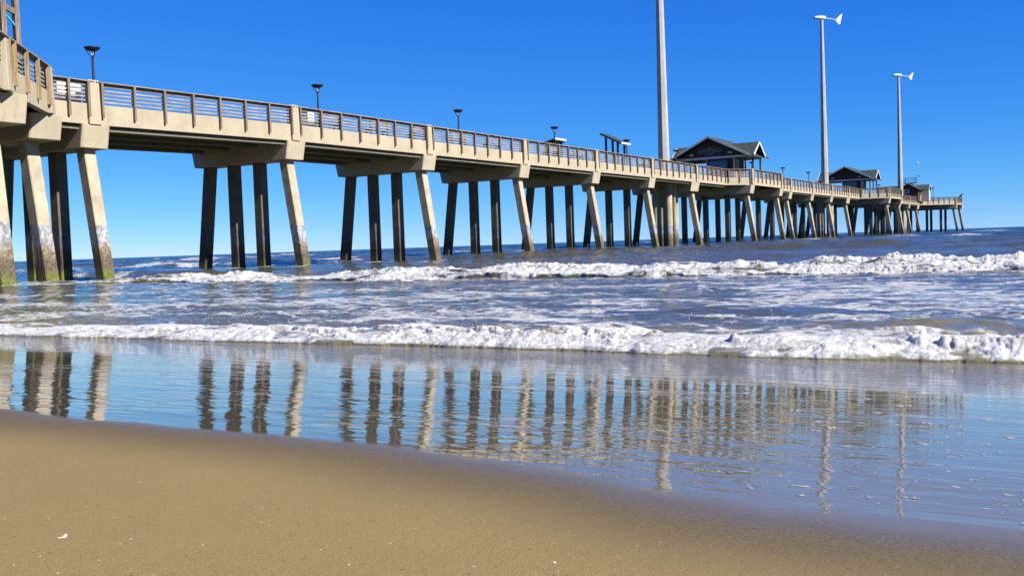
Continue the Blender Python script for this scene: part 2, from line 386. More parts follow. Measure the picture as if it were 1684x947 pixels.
    lace=sst(0,.3,t1)*(.50-.16*sst(.6,2.2,t1)-.10*sst(5,11+4*right,t1))*(.62+.45*right)*np.clip(.95+3.0*fbm(U*.9,V*.45,5,85,.62),0,1.75)*(1-sst(9,14.5,t1))
    F=np.maximum(F,np.minimum(lace,.62-.26*sst(1.0,3.0,t1)))
    F=np.where(t1<0,0,F)
    # foam collars where piles of the near bents stand in the water
    for pu_,pv_ in PILE_FEET:
        d2=((U-pu_)/1.1)**2+((V-pv_)/.8)**2; F=np.maximum(F,.62*np.exp(-d2)*(1+1.2*fbm(U*1.5,V*1.5,3,95)))
    # scattered whitecaps offshore
    wc=sst(.38,.48,fbm(U*.16,V*.055,4,91,.6))*sst(-14,5,U)*(1-sst(120,260,U)); F=np.maximum(F,wc*.55)
    # choppy horizontal push so the foam overhangs a little
    Uo=U-.03*sol*rp*(pu2-.3)-.09*solid*left*(pu-.3)
    o=grid_object('sea_water',Uo,V,Z,m_sea(),{'foam':np.clip(F,0,1)})
    o['kind']='structure'
sea()

# ------------------------------------------------------------------ beach
def m_sand():
    t=NT('wet and dry sand'); p=t.pos(); x=t.sep(p,0); y=t.sep(p,1)
    edge=t.math('ADD',x,t.math('MULTIPLY',t.math('SUBTRACT',t.noise(t.pos((.2,.7,1)),1.3,3,.5),.5),.35))
    edge=t.math('ADD',edge,t.math('MULTIPLY',t.math('SUBTRACT',t.noise(p,9,4,.6),.5),.035))
    edge=t.math('ADD',edge,t.math('ADD',t.ramp(y,-36.9,-38.8,.0,.27),t.ramp(y,-37.3,-34.8,.06,-.10)))
    film=t.ramp(edge,-40.23,t.ramp(y,-38.5,-36.5,-40.04,-40.15))           # standing water film
    damp=t.ramp(edge,-40.42,-40.16)
    wetc=t.ramp(edge,-40.75,-40.25)
    g1=t.noise(p,420,2,.7); g2=t.noise(p,150,3,.65); g3=t.noise(p,2.2,4,.6); g4=t.noise(p,900,1,.5)
    dry=t.mix(t.ramp(g1,.3,.7),(.155,.107,.042),(.345,.250,.102))
    dry=t.mix(t.math('MULTIPLY',t.ramp(g2,.35,.65),.4),dry,(.19,.135,.055))
    dry=t.mix(t.math('MULTIPLY',t.ramp(g3,.4,.65),.25),dry,(.23,.17,.072))
    spk=t.node('ShaderNodeTexVoronoi'); t.L(p,spk.inputs['Vector']); spk.inputs['Scale'].default_value=160
    rnd=t.sep(spk.outputs['Color'],0); dk=t.math('MULTIPLY',t.ramp(spk.outputs['Distance'],.42,.3),t.ramp(rnd,.988,.992))
    dry=t.mix(dk,dry,(.05,.035,.02))
    lt=t.math('MULTIPLY',t.ramp(spk.outputs['Distance'],.36,.25),t.ramp(rnd,.003,.001)); dry=t.mix(lt,dry,(.75,.68,.55))
    wet=t.mix(t.ramp(g2,.3,.7),(.085,.064,.036),(.14,.107,.062))
    c=t.mix(wetc,dry,wet)
    c=t.mix(film,c,t.mix(t.ramp(y,-36.,-38.5),(.09,.07,.04),(.16,.135,.09))); c=t.mix(t.ramp(x,-37.,-35.8,0.,.9),c,(.13,.10,.06))
    grain=t.math('ADD',g1,t.math('MULTIPLY',g2,.8)); 
    gb=t.bump(grain,t.ramp(damp,0,1,.6,.12),.0020)
    gb=t.bump(g3,.25,.02,gb)
    drag=t.noise(t.pos((3,14,1)),3,3,.6); gb=t.bump(drag,.18,.006,gb)
    # ripples on the film, calmer towards the edge
    rip=t.noise(t.pos((1,.28,1)),18,2,.5,.5); rip2=t.noise(t.pos((1,.25,1)),5.,2,.5,.8); rip3=t.noise(t.pos((1,.4,1)),55,3,.6)
    wk=t.math('MULTIPLY',t.ramp(t.noise(t.pos((1,.3,1)),1.1,3),.35,.65,.35,1.3),1.)
    agit=t.ramp(t.math('ADD',x,t.math('MULTIPLY',t.noise(t.pos((.5,.25,1)),1.5,3),1.4)),-37.0,-35.7,0.,1.)
    fb=t.bump(rip,t.math('ADD',t.math('MULTIPLY',wk,.19),t.math('MULTIPLY',agit,1.)),.010)
    fb=t.bump(rip2,t.math('ADD',t.math('MULTIPLY',wk,.17),t.math('MULTIPLY',agit,.4)),.022,fb)
    fb=t.bump(rip3,t.math('ADD',.02,t.math('MULTIPLY',agit,.6)),.004,fb)
    t.set(Base_Color=c,Roughness=t.ramp(damp,0,1,.9,.38),Specular_IOR_Level=t.ramp(damp,0,1,.1,.32),Normal=gb)
    fbs=t.node('ShaderNodeBsdfPrincipled'); t.L(c,fbs.inputs['Base Color']); fbs.inputs['IOR'].default_value=1.5
    t.L(t.ramp(film,.3,.9,.2,.0),fbs.inputs['Roughness']); t.L(fb,fbs.inputs['Normal'])
    mx=t.node('ShaderNodeMixShader'); t.L(film,mx.inputs[0]); t.L(t.b.outputs[0],mx.inputs[1]); t.L(fbs.outputs[0],mx.inputs[2]); t.L(mx.outputs[0],t.out.inputs[0])
    return t.m
def beach():
    u=np.concatenate([np.linspace(-400,-60,12)[:-1],np.linspace(-60,-43,40)[:-1],np.linspace(-43,-34,260),[-32,-20,20]])
    v=np.concatenate([np.linspace(-500,-46,14)[:-1],np.linspace(-46,-26,420)[:-1],np.linspace(-26,10,80)[:-1],np.linspace(10,600,14)])
    U,V=np.meshgrid(u,v,indexing='ij'); Z=beach_z(U,V)
    Z=np.where(U<-46,SLOPE*(SHORE+46)+(-46-U)*.03,Z)
    Z=Z+.012*fbm(U*.6,V*.35,3,5)*(1-sst(-40.2,-39.2,U))+ .003*fbm(U*6,V*4,3,6)*(1-sst(-41,-40.2,U))
    o=grid_object('sand_beach',U,V,Z,m_sand()); o['kind']='structure'
beach()

def ground_at(px,py):                        # photo pixel -> point on the beach plane
    a=px-842; b=473.5-py; c,s=math.cos(roll),math.sin(roll); X=a*c+b*s; Y=-a*s+b*c
    c,s=math.cos(pitch),math.sin(pitch); F=f_px*c+Y*s; Zd=-f_px*s+Y*c
    du=X*math.sin(yaw)+F*math.cos(yaw); dv=-X*math.cos(yaw)+F*math.sin(yaw)
    k=(SLOPE*(SHORE-CX)-cam_h)/(Zd+SLOPE*du)
    return CX+du*k, CY+dv*k, cam_h+Zd*k

# foam flecks left on the water film
def flecks():
    rng=random.Random(5); mb=MB()
    def blob(c,r,ar):
        n=11; ph=rng.random()*6
        prof=[(1,.0),(.93,.35),(.6,.8),(.2,1.)]
        rr=[1+.25*math.sin(2*k*6.283/n+ph)+rng.uniform(-.15,.15) for k in range(n)]
        vs=[]
        for q,h in prof:
            for k in range(n):
                t=6.2832*k/n; vs.append((c[0]+r*q*rr[k]*math.cos(t),c[1]+r*ar*q*rr[k]*math.sin(t),c[2]+h*r*.22))
        fs=[(i*n+k,i*n+(k+1)%n,(i+1)*n+(k+1)%n,(i+1)*n+k) for i in range(3) for k in range(n)]+[tuple(3*n+k for k in range(n))]
        mb.add(vs,fs,True)
    for i in range(240):
        px=rng.triangular(1000,1700,1650) if i<130 else rng.uniform(150,1690)
        lo=640+(px-842)*.02; hi=(770+(px-842)*.115) if px>842 else 672+(px/842.)**.9*96
        py=rng.uniform(lo,hi-8) if i<130 else rng.uniform(hi-40,hi-6)
        c=ground_at(px,py); d=math.hypot(c[0]-CX,c[1]-CY)
        r=d*rng.choice((.0008,.0011,.0015,.0024))*rng.uniform(.7,1.2)*(1 if px>1000 else .6)
        for k in range(rng.choice((1,1,2,3))): blob((c[0]+rng.uniform(-r,r)*.7,c[1]+rng.uniform(-r,r)*2.2,c[2]+.001),r*rng.uniform(.6,1),rng.uniform(1.2,2.2))
    t=NT('bubbly foam'); t.set(Base_Color=(.34,.325,.30),Roughness=.35,Normal=t.bump(t.noise(t.pos(),260,3),.7,.004))
    mb.build('foam_flecks',t.m,kind='stuff')
flecks()

# spray droplets above both breakers
def spray():
    rng=random.Random(9); mb=MB()
    def drop(c,r):
        mb.add([(c[0]+r,c[1],c[2]),(c[0]-r,c[1],c[2]),(c[0],c[1]+r,c[2]),(c[0],c[1]-r,c[2]),(c[0],c[1],c[2]+r),(c[0],c[1],c[2]-r)],
               [(0,2,4),(2,1,4),(1,3,4),(3,0,4),(2,0,5),(1,2,5),(3,1,5),(0,3,5)],True)
    for _ in range(30):
        v=rng.uniform(-39,-12); cu=-20.3+rng.uniform(-.3,.3); n=rng.randint(4,12)
        for k in range(n):
            q=rng.random(); drop((cu+rng.gauss(0,.15),v+rng.gauss(0,.22),.24+q*q*.16),rng.uniform(.004,.010))
    for _ in range(30):
        v=rng.uniform(-38.8,-27); cu=-34.7+rng.uniform(-.4,.5); n=rng.randint(5,18)
        for k in range(n):
            q=rng.random(); drop((cu+rng.gauss(0,.08),v+rng.gauss(0,.10),.17+q*q*.12),rng.uniform(.002,.007))
    t=NT('white spray'); t.set(Base_Color=(.5,.5,.5),Roughness=.4)
    mb.build('sea_spray',t.m,kind='stuff')
spray()

# shell and pebbles on the sand
def shell():
    c=ground_at(102,890); r=.0080
    mb=MB(); n=15; rows=7; vs=[]
    for i in range(rows+1):
        q=i/rows
        for k in range(n+1):
            a=math.pi*(-.05+1.1*k/n); rr=r*(q**.8)*(1+.06*math.cos(k*math.pi)*q); vs.append((rr*math.cos(a)*1.15, rr*math.sin(a)-.002, r*.75*math.sqrt(max(0,1-q*q*.92))))
    fs=[(i*(n+1)+k,i*(n+1)+k+1,(i+1)*(n+1)+k+1,(i+1)*(n+1)+k) for i in range(rows) for k in range(n)]
    mb.add(vs,fs,True)
    mb.tube([(0,.002,r*.5),(.002,.003,r*.95),(.0035,.004,r*1.5)],[.0024,.0014,.0005],8)
    o=mb.build('seashell',M['shell'],label='broken white seashell lying on the sand near the lower left corner',category='seashell')
    m=o.modifiers.new('s','SOLIDIFY'); m.thickness=.0012
    o.location=c; o.rotation_euler=(R(-12),R(10),yaw-R(80))
shell()
def stone(px,py,r,mat,label,name='pebble',seed=0):
    c=ground_at(px,py); rng=random.Random(seed); mb=MB(); n=10; vs=[]
    for i in range(6):
        a=-math.pi/2+math.pi*(i+.5)/6
        for k in range(n):
            t=6.2832*k/n; q=r*(1+rng.uniform(-.16,.16)); vs.append((q*1.35*math.cos(a)*math.cos(t),q*math.cos(a)*math.sin(t),q*.6*math.sin(a)))
    fs=[(i*n+k,i*n+(k+1)%n,(i+1)*n+(k+1)%n,(i+1)*n+k) for i in range(5) for k in range(n)]+[tuple(reversed(range(n))),tuple(range(5*n,6*n))]
    mb.add(vs,fs,True); o=mb.build(name,mat,label=label,category=name.replace('_',' ')); o.location=(c[0],c[1],c[2]+r*.35); o.rotation_euler=(0,0,yaw+1.4)
stone(547,803,.0042,M['pebble'],'black pebble alone on bare sand left of centre, below the wet edge',seed=1)
stone(297,850,.0020,M['pebble'],'tiny dark grit pebble on dry sand between the shell and the black pebble',seed=2)
stone(595,807,.0022,M['shell'],'tiny pale shell chip just right of the black pebble','shell_fragment',3)
stone(55,889,.0022,M['sunlit_newpost'],'small orange shell chip left of the white seashell','shell_fragment',4)
stone(912,925,.0020,M['shell'],'tiny white shell chip at the bottom edge of the sand, right of centre','shell_fragment',5)

# ------------------------------------------------------------------ pier
def off(u): return .0004*max(u,-5) + (0 if u>=0 else -.21*min(1,-u/13.))
Zr,Zf,Zc=9.03,7.08,6.05          # rail top, underside of edge beam, underside of cap
DECK=8.05
pier=empty('fishing_pier',(0,3.75,0),'long concrete fishing pier on battered piles with timber railings, running out to sea','pier')
pier_inv=(0,3.75,0)
def P(mb,name,mat,parent=None,**kw):         # part of the pier in world coordinates
    o=mb.build(name,mat,parent or pier,**kw)
    if parent is None or parent is pier: o.location=(0,-3.75,0)
    return o
# plan of both edges: (u, near v) stations
NEAR=[(-27,-11.2),(-20.45,-5.35),(-16.45,-1.75),(-16.0,-1.35),(-15.7,0),(-13,0)]+[(13.*k,0) for k in range(0,6)]+[(75.2,0),(78.3,-2.35),(91.3,-2.35),(91.9,0),(104.8,0),(117.8,0),(131.1,0),(144.6,0),(154.0,0),(157.2,-4.8),(170.8,-4.85),(171.6,0),(185.,0),(199.,0),(212.4,0),(226.5,0),(231.,0),(238.5,-7.3),(249.5,-7.6)]
def far_v(u,v): return 7.5-(v if u>-14 else 0)
def near_at(u):
    for (a,va),(b,vb) in zip(NEAR,NEAR[1:]):
        if a<=u<=b: return va+(vb-va)*(u-a)/(b-a)
    return 0
# deck slab
mb=MB()
for (a,va),(b,vb) in zip(NEAR,NEAR[1:]):
    za,zb=DECK+off(a),DECK+off(b); fa,fb=far_v(a,va),far_v(b,vb)
    mb.hexa([(a,va+.2,za-.22),(b,vb+.2,zb-.22),(b,fb-.2,zb-.22),(a,fa-.2,za-.22)],[(a,va+.2,za),(b,vb+.2,zb),(b,fb-.2,zb),(a,fa-.2,za)])
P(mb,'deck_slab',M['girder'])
BENTS=[-20.6,-16.6,-13.]+[13.*k for k in range(0,6)]+[78.3,91.3,104.8,117.8,131.1,144.6,157.6,170.8,185.,199.,212.4,226.5,238.6,249.3]
def prism_wall(p,q,thk,z0a,z1a,z0b,z1b,side):  # wall panel along p->q, thickness towards +n*side
    d=Vector((q[0]-p[0],q[1]-p[1],0)).normalized(); n=Vector((-d.y,d.x,0))*side*thk
    b=[(p[0],p[1]),(q[0],q[1]),(q[0]+n.x,q[1]+n.y),(p[0]+n.x,p[1]+n.y)]
    zs0=[z0a,z0b,z0b,z0a]; zs1=[z1a,z1b,z1b,z1a]
    bb=[(x,y,z) for (x,y),z in zip(b,zs0)]; tt=[(x,y,z) for (x,y),z in zip(b,zs1)]
    return bb,tt
def railing(p,q,side,individual=True,first=False,last_gap=.0,sunlit_newwood=False,npan=None,head=''):
    """railing with outer posts between plan points p and q; side=+1: deck lies on the left of p->q"""
    p=Vector((p[0],p[1],0)); q=Vector((q[0],q[1],0)); L=(q-p).length; d=(q-p)/L; n=Vector((-d.y,d.x,0))*side   # n points inboard
    oz=lambda s: off((p+d*s).x)
    # edge beam
    bb,tt=prism_wall(p,q,.28,Zf+oz(0),Zr-1.02+oz(0),Zf+oz(L),Zr-1.02+oz(L),side)
    P(MB().hexa(bb,tt),'edge_beam',M['concrete'],bevel=.02)
    if L<1: return
    r=bpy.data.objects.new('railing',None); COL.objects.link(r); r.parent=pier; r.location=(p.x,p.y-3.75,0)
    k=npan or max(1,round(L/1.75)); s0,s1=.25,L-.25
    tr=MB()
    a=p+d*.05; b=p+d*(L-.05); za,zb=Zr+oz(0),Zr+oz(L)
    o=-n*.02
    tr.beam(Vector((a.x,a.y,za-.025))+o-p,Vector((b.x,b.y,zb-.025))+o-p,.24,.05)
    tr.beam(Vector((a.x,a.y,za-.135))+n*.05-p,Vector((b.x,b.y,zb-.135))+n*.05-p,.045,.16)
    tr.build('top_rail',M['rail'],r,bevel=.006 if individual else 0)
    sl=MB()
    for i,zz in enumerate((.36,.53,.70,.87)):
        j=random.uniform(-.008,.008)
        sl.beam(Vector((a.x,a.y,za-zz+j))+n*.09-p,Vector((b.x,b.y,zb-zz-j))+n*.09-p,.035,.085)
    sl.build('slats',M['slat'],r)
    # bolted posts
    allp=MB()
    for i in range(k+1):
        if head and i in(0,): pass
        s=(L-.9)*(i+.5)/(k+1)+.45 if False else .35+(L-.7)*i/k
        c=p+d*s; z1=Zr-.05+oz(s); z0=Zr-1.62+oz(s); w=.115; t=.15
        m=allp if not individual else MB()
        e=d*(w/2); base=c-n*t
        pts=[base-e,base+e,c+e-n*.002,c-e-n*.002]
        lo=[(v.x-p.x,v.y-p.y,z0) for v in pts]; hi=[(v.x-p.x,v.y-p.y,z1) for v in pts]
        m.hexa(lo,hi)
        if individual:
            m.build('post',M['sunlit_newpost'] if sunlit_newwood else M['post'],r,bevel=.006)
    if not individual:
        allp.build('post',M['post'],r,kind='stuff')
    # curb drip bolts left to the material
def pilaster(u,v,dirn=(1,0),side=1):
    d=Vector((dirn[0],dirn[1],0)).normalized(); n=Vector((-d.y,d.x,0))*side; oz=off(u)
    c=Vector((u,v,0)); m=MB()
    # a leaning concrete post: wide shaded flank on the shore side, pale outer face
    def ring(z,w0,w1,o): 
        pts=[c+d*w0-n*o,c+d*w1-n*o,c+d*w1+n*.30,c+d*w0+n*.30]; return [(x.x,x.y,z+oz) for x in pts]
    m.hexa(ring(Zf,-.40,.22,.16),ring(Zr+.05,-.34,.22,.10))
    P(m,'pilaster',M['concrete'],bevel=.03)
def cap(u,v0,v1,ztop=None,zbot=None,half=.72,ch=.34,mat=None):
    z1=(ztop or Zf)+off(u)-.003; z0=(zbot or Zc)+off(u)
    def outline(a,b): return [(u-half,a+.07),(u-half+.07,a),(u+half-.07,a),(u+half,a+.07),(u+half,b-.1),(u+half-.1,b),(u-half+.16,b),(u-half,b-.95)]
    t=[(x,y,z1) for x,y in outline(v0,v1)]; b=[(x,y,z0) for x,y in outline(v0+.22,v1-.22)]
    m=MB().hexa(b,t); o=P(m,'pile_cap',mat or M['cap'],bevel=.025)
    return o
def pile(capo,u,v,slope_v,w=.60,rot=0,slope_u=0):
    z1=Zc+off(u)+.02; z0=-2.5; h=z1-z0; s=w/2; c=.04
    o8=[(-s+c,-s),(s-c,-s),(s,-s+c),(s,s-c),(s-c,s),(-s+c,s),(-s,s-c),(-s,-s+c)]
    t=[(u+x,v+y,z1) for x,y in o8]; b=[(u+slope_u*h+x,v+slope_v*h+y,z0) for x,y in o8]
    MB().hexa(b,t).build('pile',M['pile' if slope_v<-.05 else 'shaded_pile'],capo)
def bent(u,v0,v1,piles,half=.72):
    c=cap(u,v0,v1,half=half)
    for v,s in piles: pile(c,u,v,s)
# bents of the regular stretch
std=[(.80,-.16),(2.87,0),(4.93,0),(6.88,.14)]
for u in BENTS:
    if u>=-13.1 and not any(abs(u-x)<.5 for x in(78.3,91.3,157.6,170.8,238.6,249.3)):
        bent(u,-.10,7.85,std)
bent(-16.6,-1.80,7.85,[(-.35,-.16),(2.0,0),(4.6,0),(6.88,.14)])
bent(-20.6,-5.5,7.85,[(-3.95,-.10),(-1.2,0),(2.0,0),(4.6,0),(6.88,.14)])
for u in(78.3,91.3): bent(u,-2.45,10.1,[(-1.5,-.16),(.9,0),(3.75,0),(6.6,0),(9.2,.14)])
for u in(157.6,170.8): bent(u,-4.95,12.6,[(-4.0,-.16),(-1.3,0),(2.2,0),(5.4,0),(8.9,0),(11.6,.14)])
bent(238.6,-7.6,15.3,[(-6.6,-.16),(-3.6,0),(-.2,0),(3.75,0),(7.8,0),(11.2,0),(14.3,.14)])
bent(249.3,-7.8,15.4,[(-6.8,-.16),(-3.4,0),(.2,0),(3.75,0),(7.4,0),(11.0,0),(14.4,.14)])
# the flared haunches at the caps where each widening begins
for u,v in((65.,-0.1),(144.6,-.1),(226.5,-.1)):
    z1=Zf+off(u)-.006; z0=Zc+off(u)-.006
    m=MB().hexa([(u-1.65,.18,z0+.02),(u-.70,.18,z0+.02),(u-.70,3.9,z0+.02)],[(u-1.75,-.04,z1),(u-.70,-.04,z1),(u-.70,3.9,z1)])
    P(m,'cap_haunch',M['cap'],bevel=.01)
# girders
G=MB
for (a,b) in zip(BENTS,BENTS[1:]):
    a2,b2=a+.70,b-.70
    for v in(.55,2.65,4.85,6.95):
        za,zb=Zf+off(a),Zf+off(b); m=MB()
        prof=[(-.34,-.50),(.34,-.50),(.34,-.34),(.12,-.20),(.12,.74),(-.12,.74),(-.12,-.20),(-.34,-.34)]
        if b<60: vs=[(a2,v+x,za+z+.28) for x,z in prof]+[(b2,v+x,zb+z+.28) for x,z in prof]
        else: prof=[(-.3,-.5),(.3,-.5),(.3,.74),(-.3,.74)]; vs=[(a2,v+x,za+z+.28) for x,z in prof]+[(b2,v+x,zb+z+.28) for x,z in prof]
        n=len(prof); m.add(vs,[tuple(reversed(range(n))),tuple(range(n,2*n))]+[(i,(i+1)%n,n+(i+1)%n,n+i) for i in range(n)])
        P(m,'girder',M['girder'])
# near edge
def chain(pts,side,indiv):
    for (p,q) in zip(pts,pts[1:]): railing(p,q,side,individual=indiv(p[0]))
for (p,q) in zip(NEAR,NEAR[1:]):
    nw=q[0]<-16
    L=math.hypot(q[0]-p[0],q[1]-p[1])
    if p[0]>=-13 and L>12 and q[0]<150:       # bents: leave the pilaster clear
        railing((p[0],p[1]),(q[0],q[1]),1,individual=True,npan=7)
    else:
        railing(p,q,1,individual=p[0]<150,sunlit_newwood=nw,npan=(3 if nw and L<7 else None))
# far edge: mirrored
FAR=[(a,far_v(a,v)) for a,v in NEAR if a>-14]; FAR=[(-27,7.5)]+FAR
for (p,q) in zip(FAR,FAR[1:]): railing(p,q,-1,individual=False)
railing((249.5,-7.6),(249.5,15.1),1,individual=False)
for u in BENTS:
    if u>=-13.1: pilaster(u,near_at(u)+.0)
pilaster(-16.35,-1.62,(1,.9)); pilaster(-20.75,-5.6,(1,.9))
for u in BENTS[2:]:
    d=far_v(u,near_at(u)); pilaster(u,d,(1,0),-1)

# ------------------------------------------------------------------ wind turbines
def turbine(u,v,label):
    z0=DECK+off(u); t=empty('wind_turbine',(u,v,z0),label,'wind turbine','small wind turbines along the pier')
    zt=38.6-z0
    MB().tube([(0,0,0),(0,0,zt*.33),(0,0,zt*.66),(0,0,zt)],[.66,.54,.41,.28],8,True,False).build('tower',M['tower'],t)
    m=MB().tube([(0,0,0),(0,0,.06)],[.95,.95],24); m.box(-.75,-.62,-.18,.25,.06,1.45); m.build('base_flange',M['bronze'],t)
    # foundation columns standing in the sea
    for dx,dy in((-.9,-.75),(.9,-.75),(-.9,.75),(.9,.75)):
        MB().tube([(dx,dy,-z0-2.5),(dx,dy,-1.25)],[.42,.42],20).build('foundation_column',M['pile'],t)
    MB().box(-1.6,1.6,-1.4,1.4,-1.25,-.25).build('foundation_block',M['cap'],t,bevel=.03)
    # nacelle faces the wind towards the shore and camera side
    ang=math.atan2(-math.cos(yaw),math.sin(yaw))    # tail points to the right of the picture
    d=Vector((math.cos(ang),math.sin(ang),0)); z=zt+.3
    c=lambda s,dz=0:Vector((0,0,z+dz*.6))+d*s*.6
    MB().tube([c(-2.3,.12),c(-2.25,.12),c(-2.0,.14),c(-1.5,.16),c(-.9,.14),c(.2,.1),c(.95,.03),c(1.05,.0)],[.06,.17,.26,.32,.36,.37,.34,.29],20).build('nacelle',M['white'],t)
    MB().tube([c(-2.42,.12),c(-2.36,.12),c(-2.2,.13)],[.05,.13,.2],16).build('hub',M['bronze'],t)
    MB().tube([c(.95,0),c(4.6,-.62)],[.08,.06],10).build('tail_boom',M['white'],t)
    o=c(4.1,-.55); up=Vector((0,0,1)); n=Vector((-d.y,d.x,0))*.03
    prof=[(0.0,-.05),(1.55,1.5),(2.0,1.45),(1.55,-.1),(1.35,-1.3),(.85,-1.35),(.1,-.45)]
    pts=[o+d*a*.62+up*b*.62 for a,b in prof]; k=len(pts)
    MB().add([p-n for p in pts]+[p+n for p in pts],[tuple(reversed(range(k))),tuple(range(k,2*k))]+[(i,(i+1)%k,k+(i+1)%k,k+i) for i in range(k)]).build('tail_fin',M['white'],t)
    return t
turbine(62.8,3.0,'thickest wind turbine mast, its top cut off by the upper edge of the photo')
turbine(139.3,3.0,'middle wind turbine mast, standing in front of the second pier hut')
turbine(218.3,3.0,'farthest and thinnest wind turbine mast, beside the hut at the pier end')

# ------------------------------------------------------------------ lamps
def lamp_proto():
    t=empty('lamp_post',(0,0,0),'','street lamp','lamp posts along the far railing')
    MB().tube([(0,0,0),(0,0,3.55)],[.075,.060],12).build('pole',M['bronze'],t)
    MB().tube([(0,0,0),(0,0,.25),(0,0,.3)],[.15,.14,.08],12).build('base',M['bronze'],t)
    m=MB()
    for k in range(3):
        a=2.0944*k+.4; m.tube([(0,0,3.45),(.10*math.cos(a),.10*math.sin(a),3.52),(.31*math.cos(a),.31*math.sin(a),3.89)],.022,6)
    m.build('bracket',M['bronze'],t)
    MB().lathe([(0,-.11),(.16,-.10),(.29,-.05),(.37,.02),(.415,.07),(.40,.10),(.24,.13),(0,.14)],(0,0,3.93),24).build('lamp_shade',M['bronze'],t)
    MB().lathe([(0,.0),(.07,.02),(.09,.12),(.06,.2)],(0,0,3.56),12).build('light_head',M['trim'],t)
    return t
lp=lamp_proto(); lamps=[(-8.,6.6,'nearest dark lamp post, tall at the far left of the pier'),(9.5,6.6,'second lamp post from the left, above the pier near the third bent'),
 (26.7,6.6,'third lamp post from the left, standing between the second lamp and the small low roof'),(43.6,6.6,'lamp post rising in front of the low tilted shelter roof'),
 (60.8,6.6,'lamp post just right of the picnic shelter, before the thickest turbine mast'),(78.,7.4,'lamp post overlapping the left eave of the nearest hut'),
 (107.6,6.6,'lamp post seen through the open right side of the nearest hut'),(125.1,6.6,'first of the two lamp posts standing alone between the nearest hut and the middle turbine'),
 (142.2,6.6,'lamp post closest to the left of the middle turbine mast'),(209.9,6.6,'lamp post just right of the second hut'),(192.,7.,'lamp post seen through the open porch of the second hut'),(245.,-.9,'last lamp post, alone near the end of the pier')]
for i,(u,v,l) in enumerate(lamps):
    o=lp if i==0 else copy_tree(lp); o.location=(u,v,DECK+off(u)); o['label']=l

# ------------------------------------------------------------------ huts
def roof_gable(mb,a0,a1,b0,b1,zr,ze,axis,thk=.16,half=None):
    """gable roof slabs; ridge along axis from a0..a1, spanning b0..b1"""
    bm_=(b0+b1)/2
    for bs in(b0,b1):
        if axis=='x': t=[(a0,bm_,zr),(a1,bm_,zr),(a1,bs,ze),(a0,bs,ze)]
        else: t=[(bm_,a0,zr),(bm_,a1,zr),(bs,a1,ze),(bs,a0,ze)]
        b=[(x,y,z-thk) for x,y,z in t]; vs=b+t
        mb.add(vs,[(0,3,2,1),(4,5,6,7),(0,1,5,4),(1,2,6,5),(2,3,7,6),(3,0,4,7)])
def rake(axis,a,b0,b1,zr,ze,mat,par,w=.05,h=.24):
    bm_=(b0+b1)/2
    for bs in(b0,b1):
        if axis=='x': p,q=(a,bm_,zr-.10),(a,bs,ze-.10)
        else: p,q=(bm_,a,zr-.10),(bs,a,ze-.10)
        MB().beam(p,q,w,h).build('rake_board',mat,par)
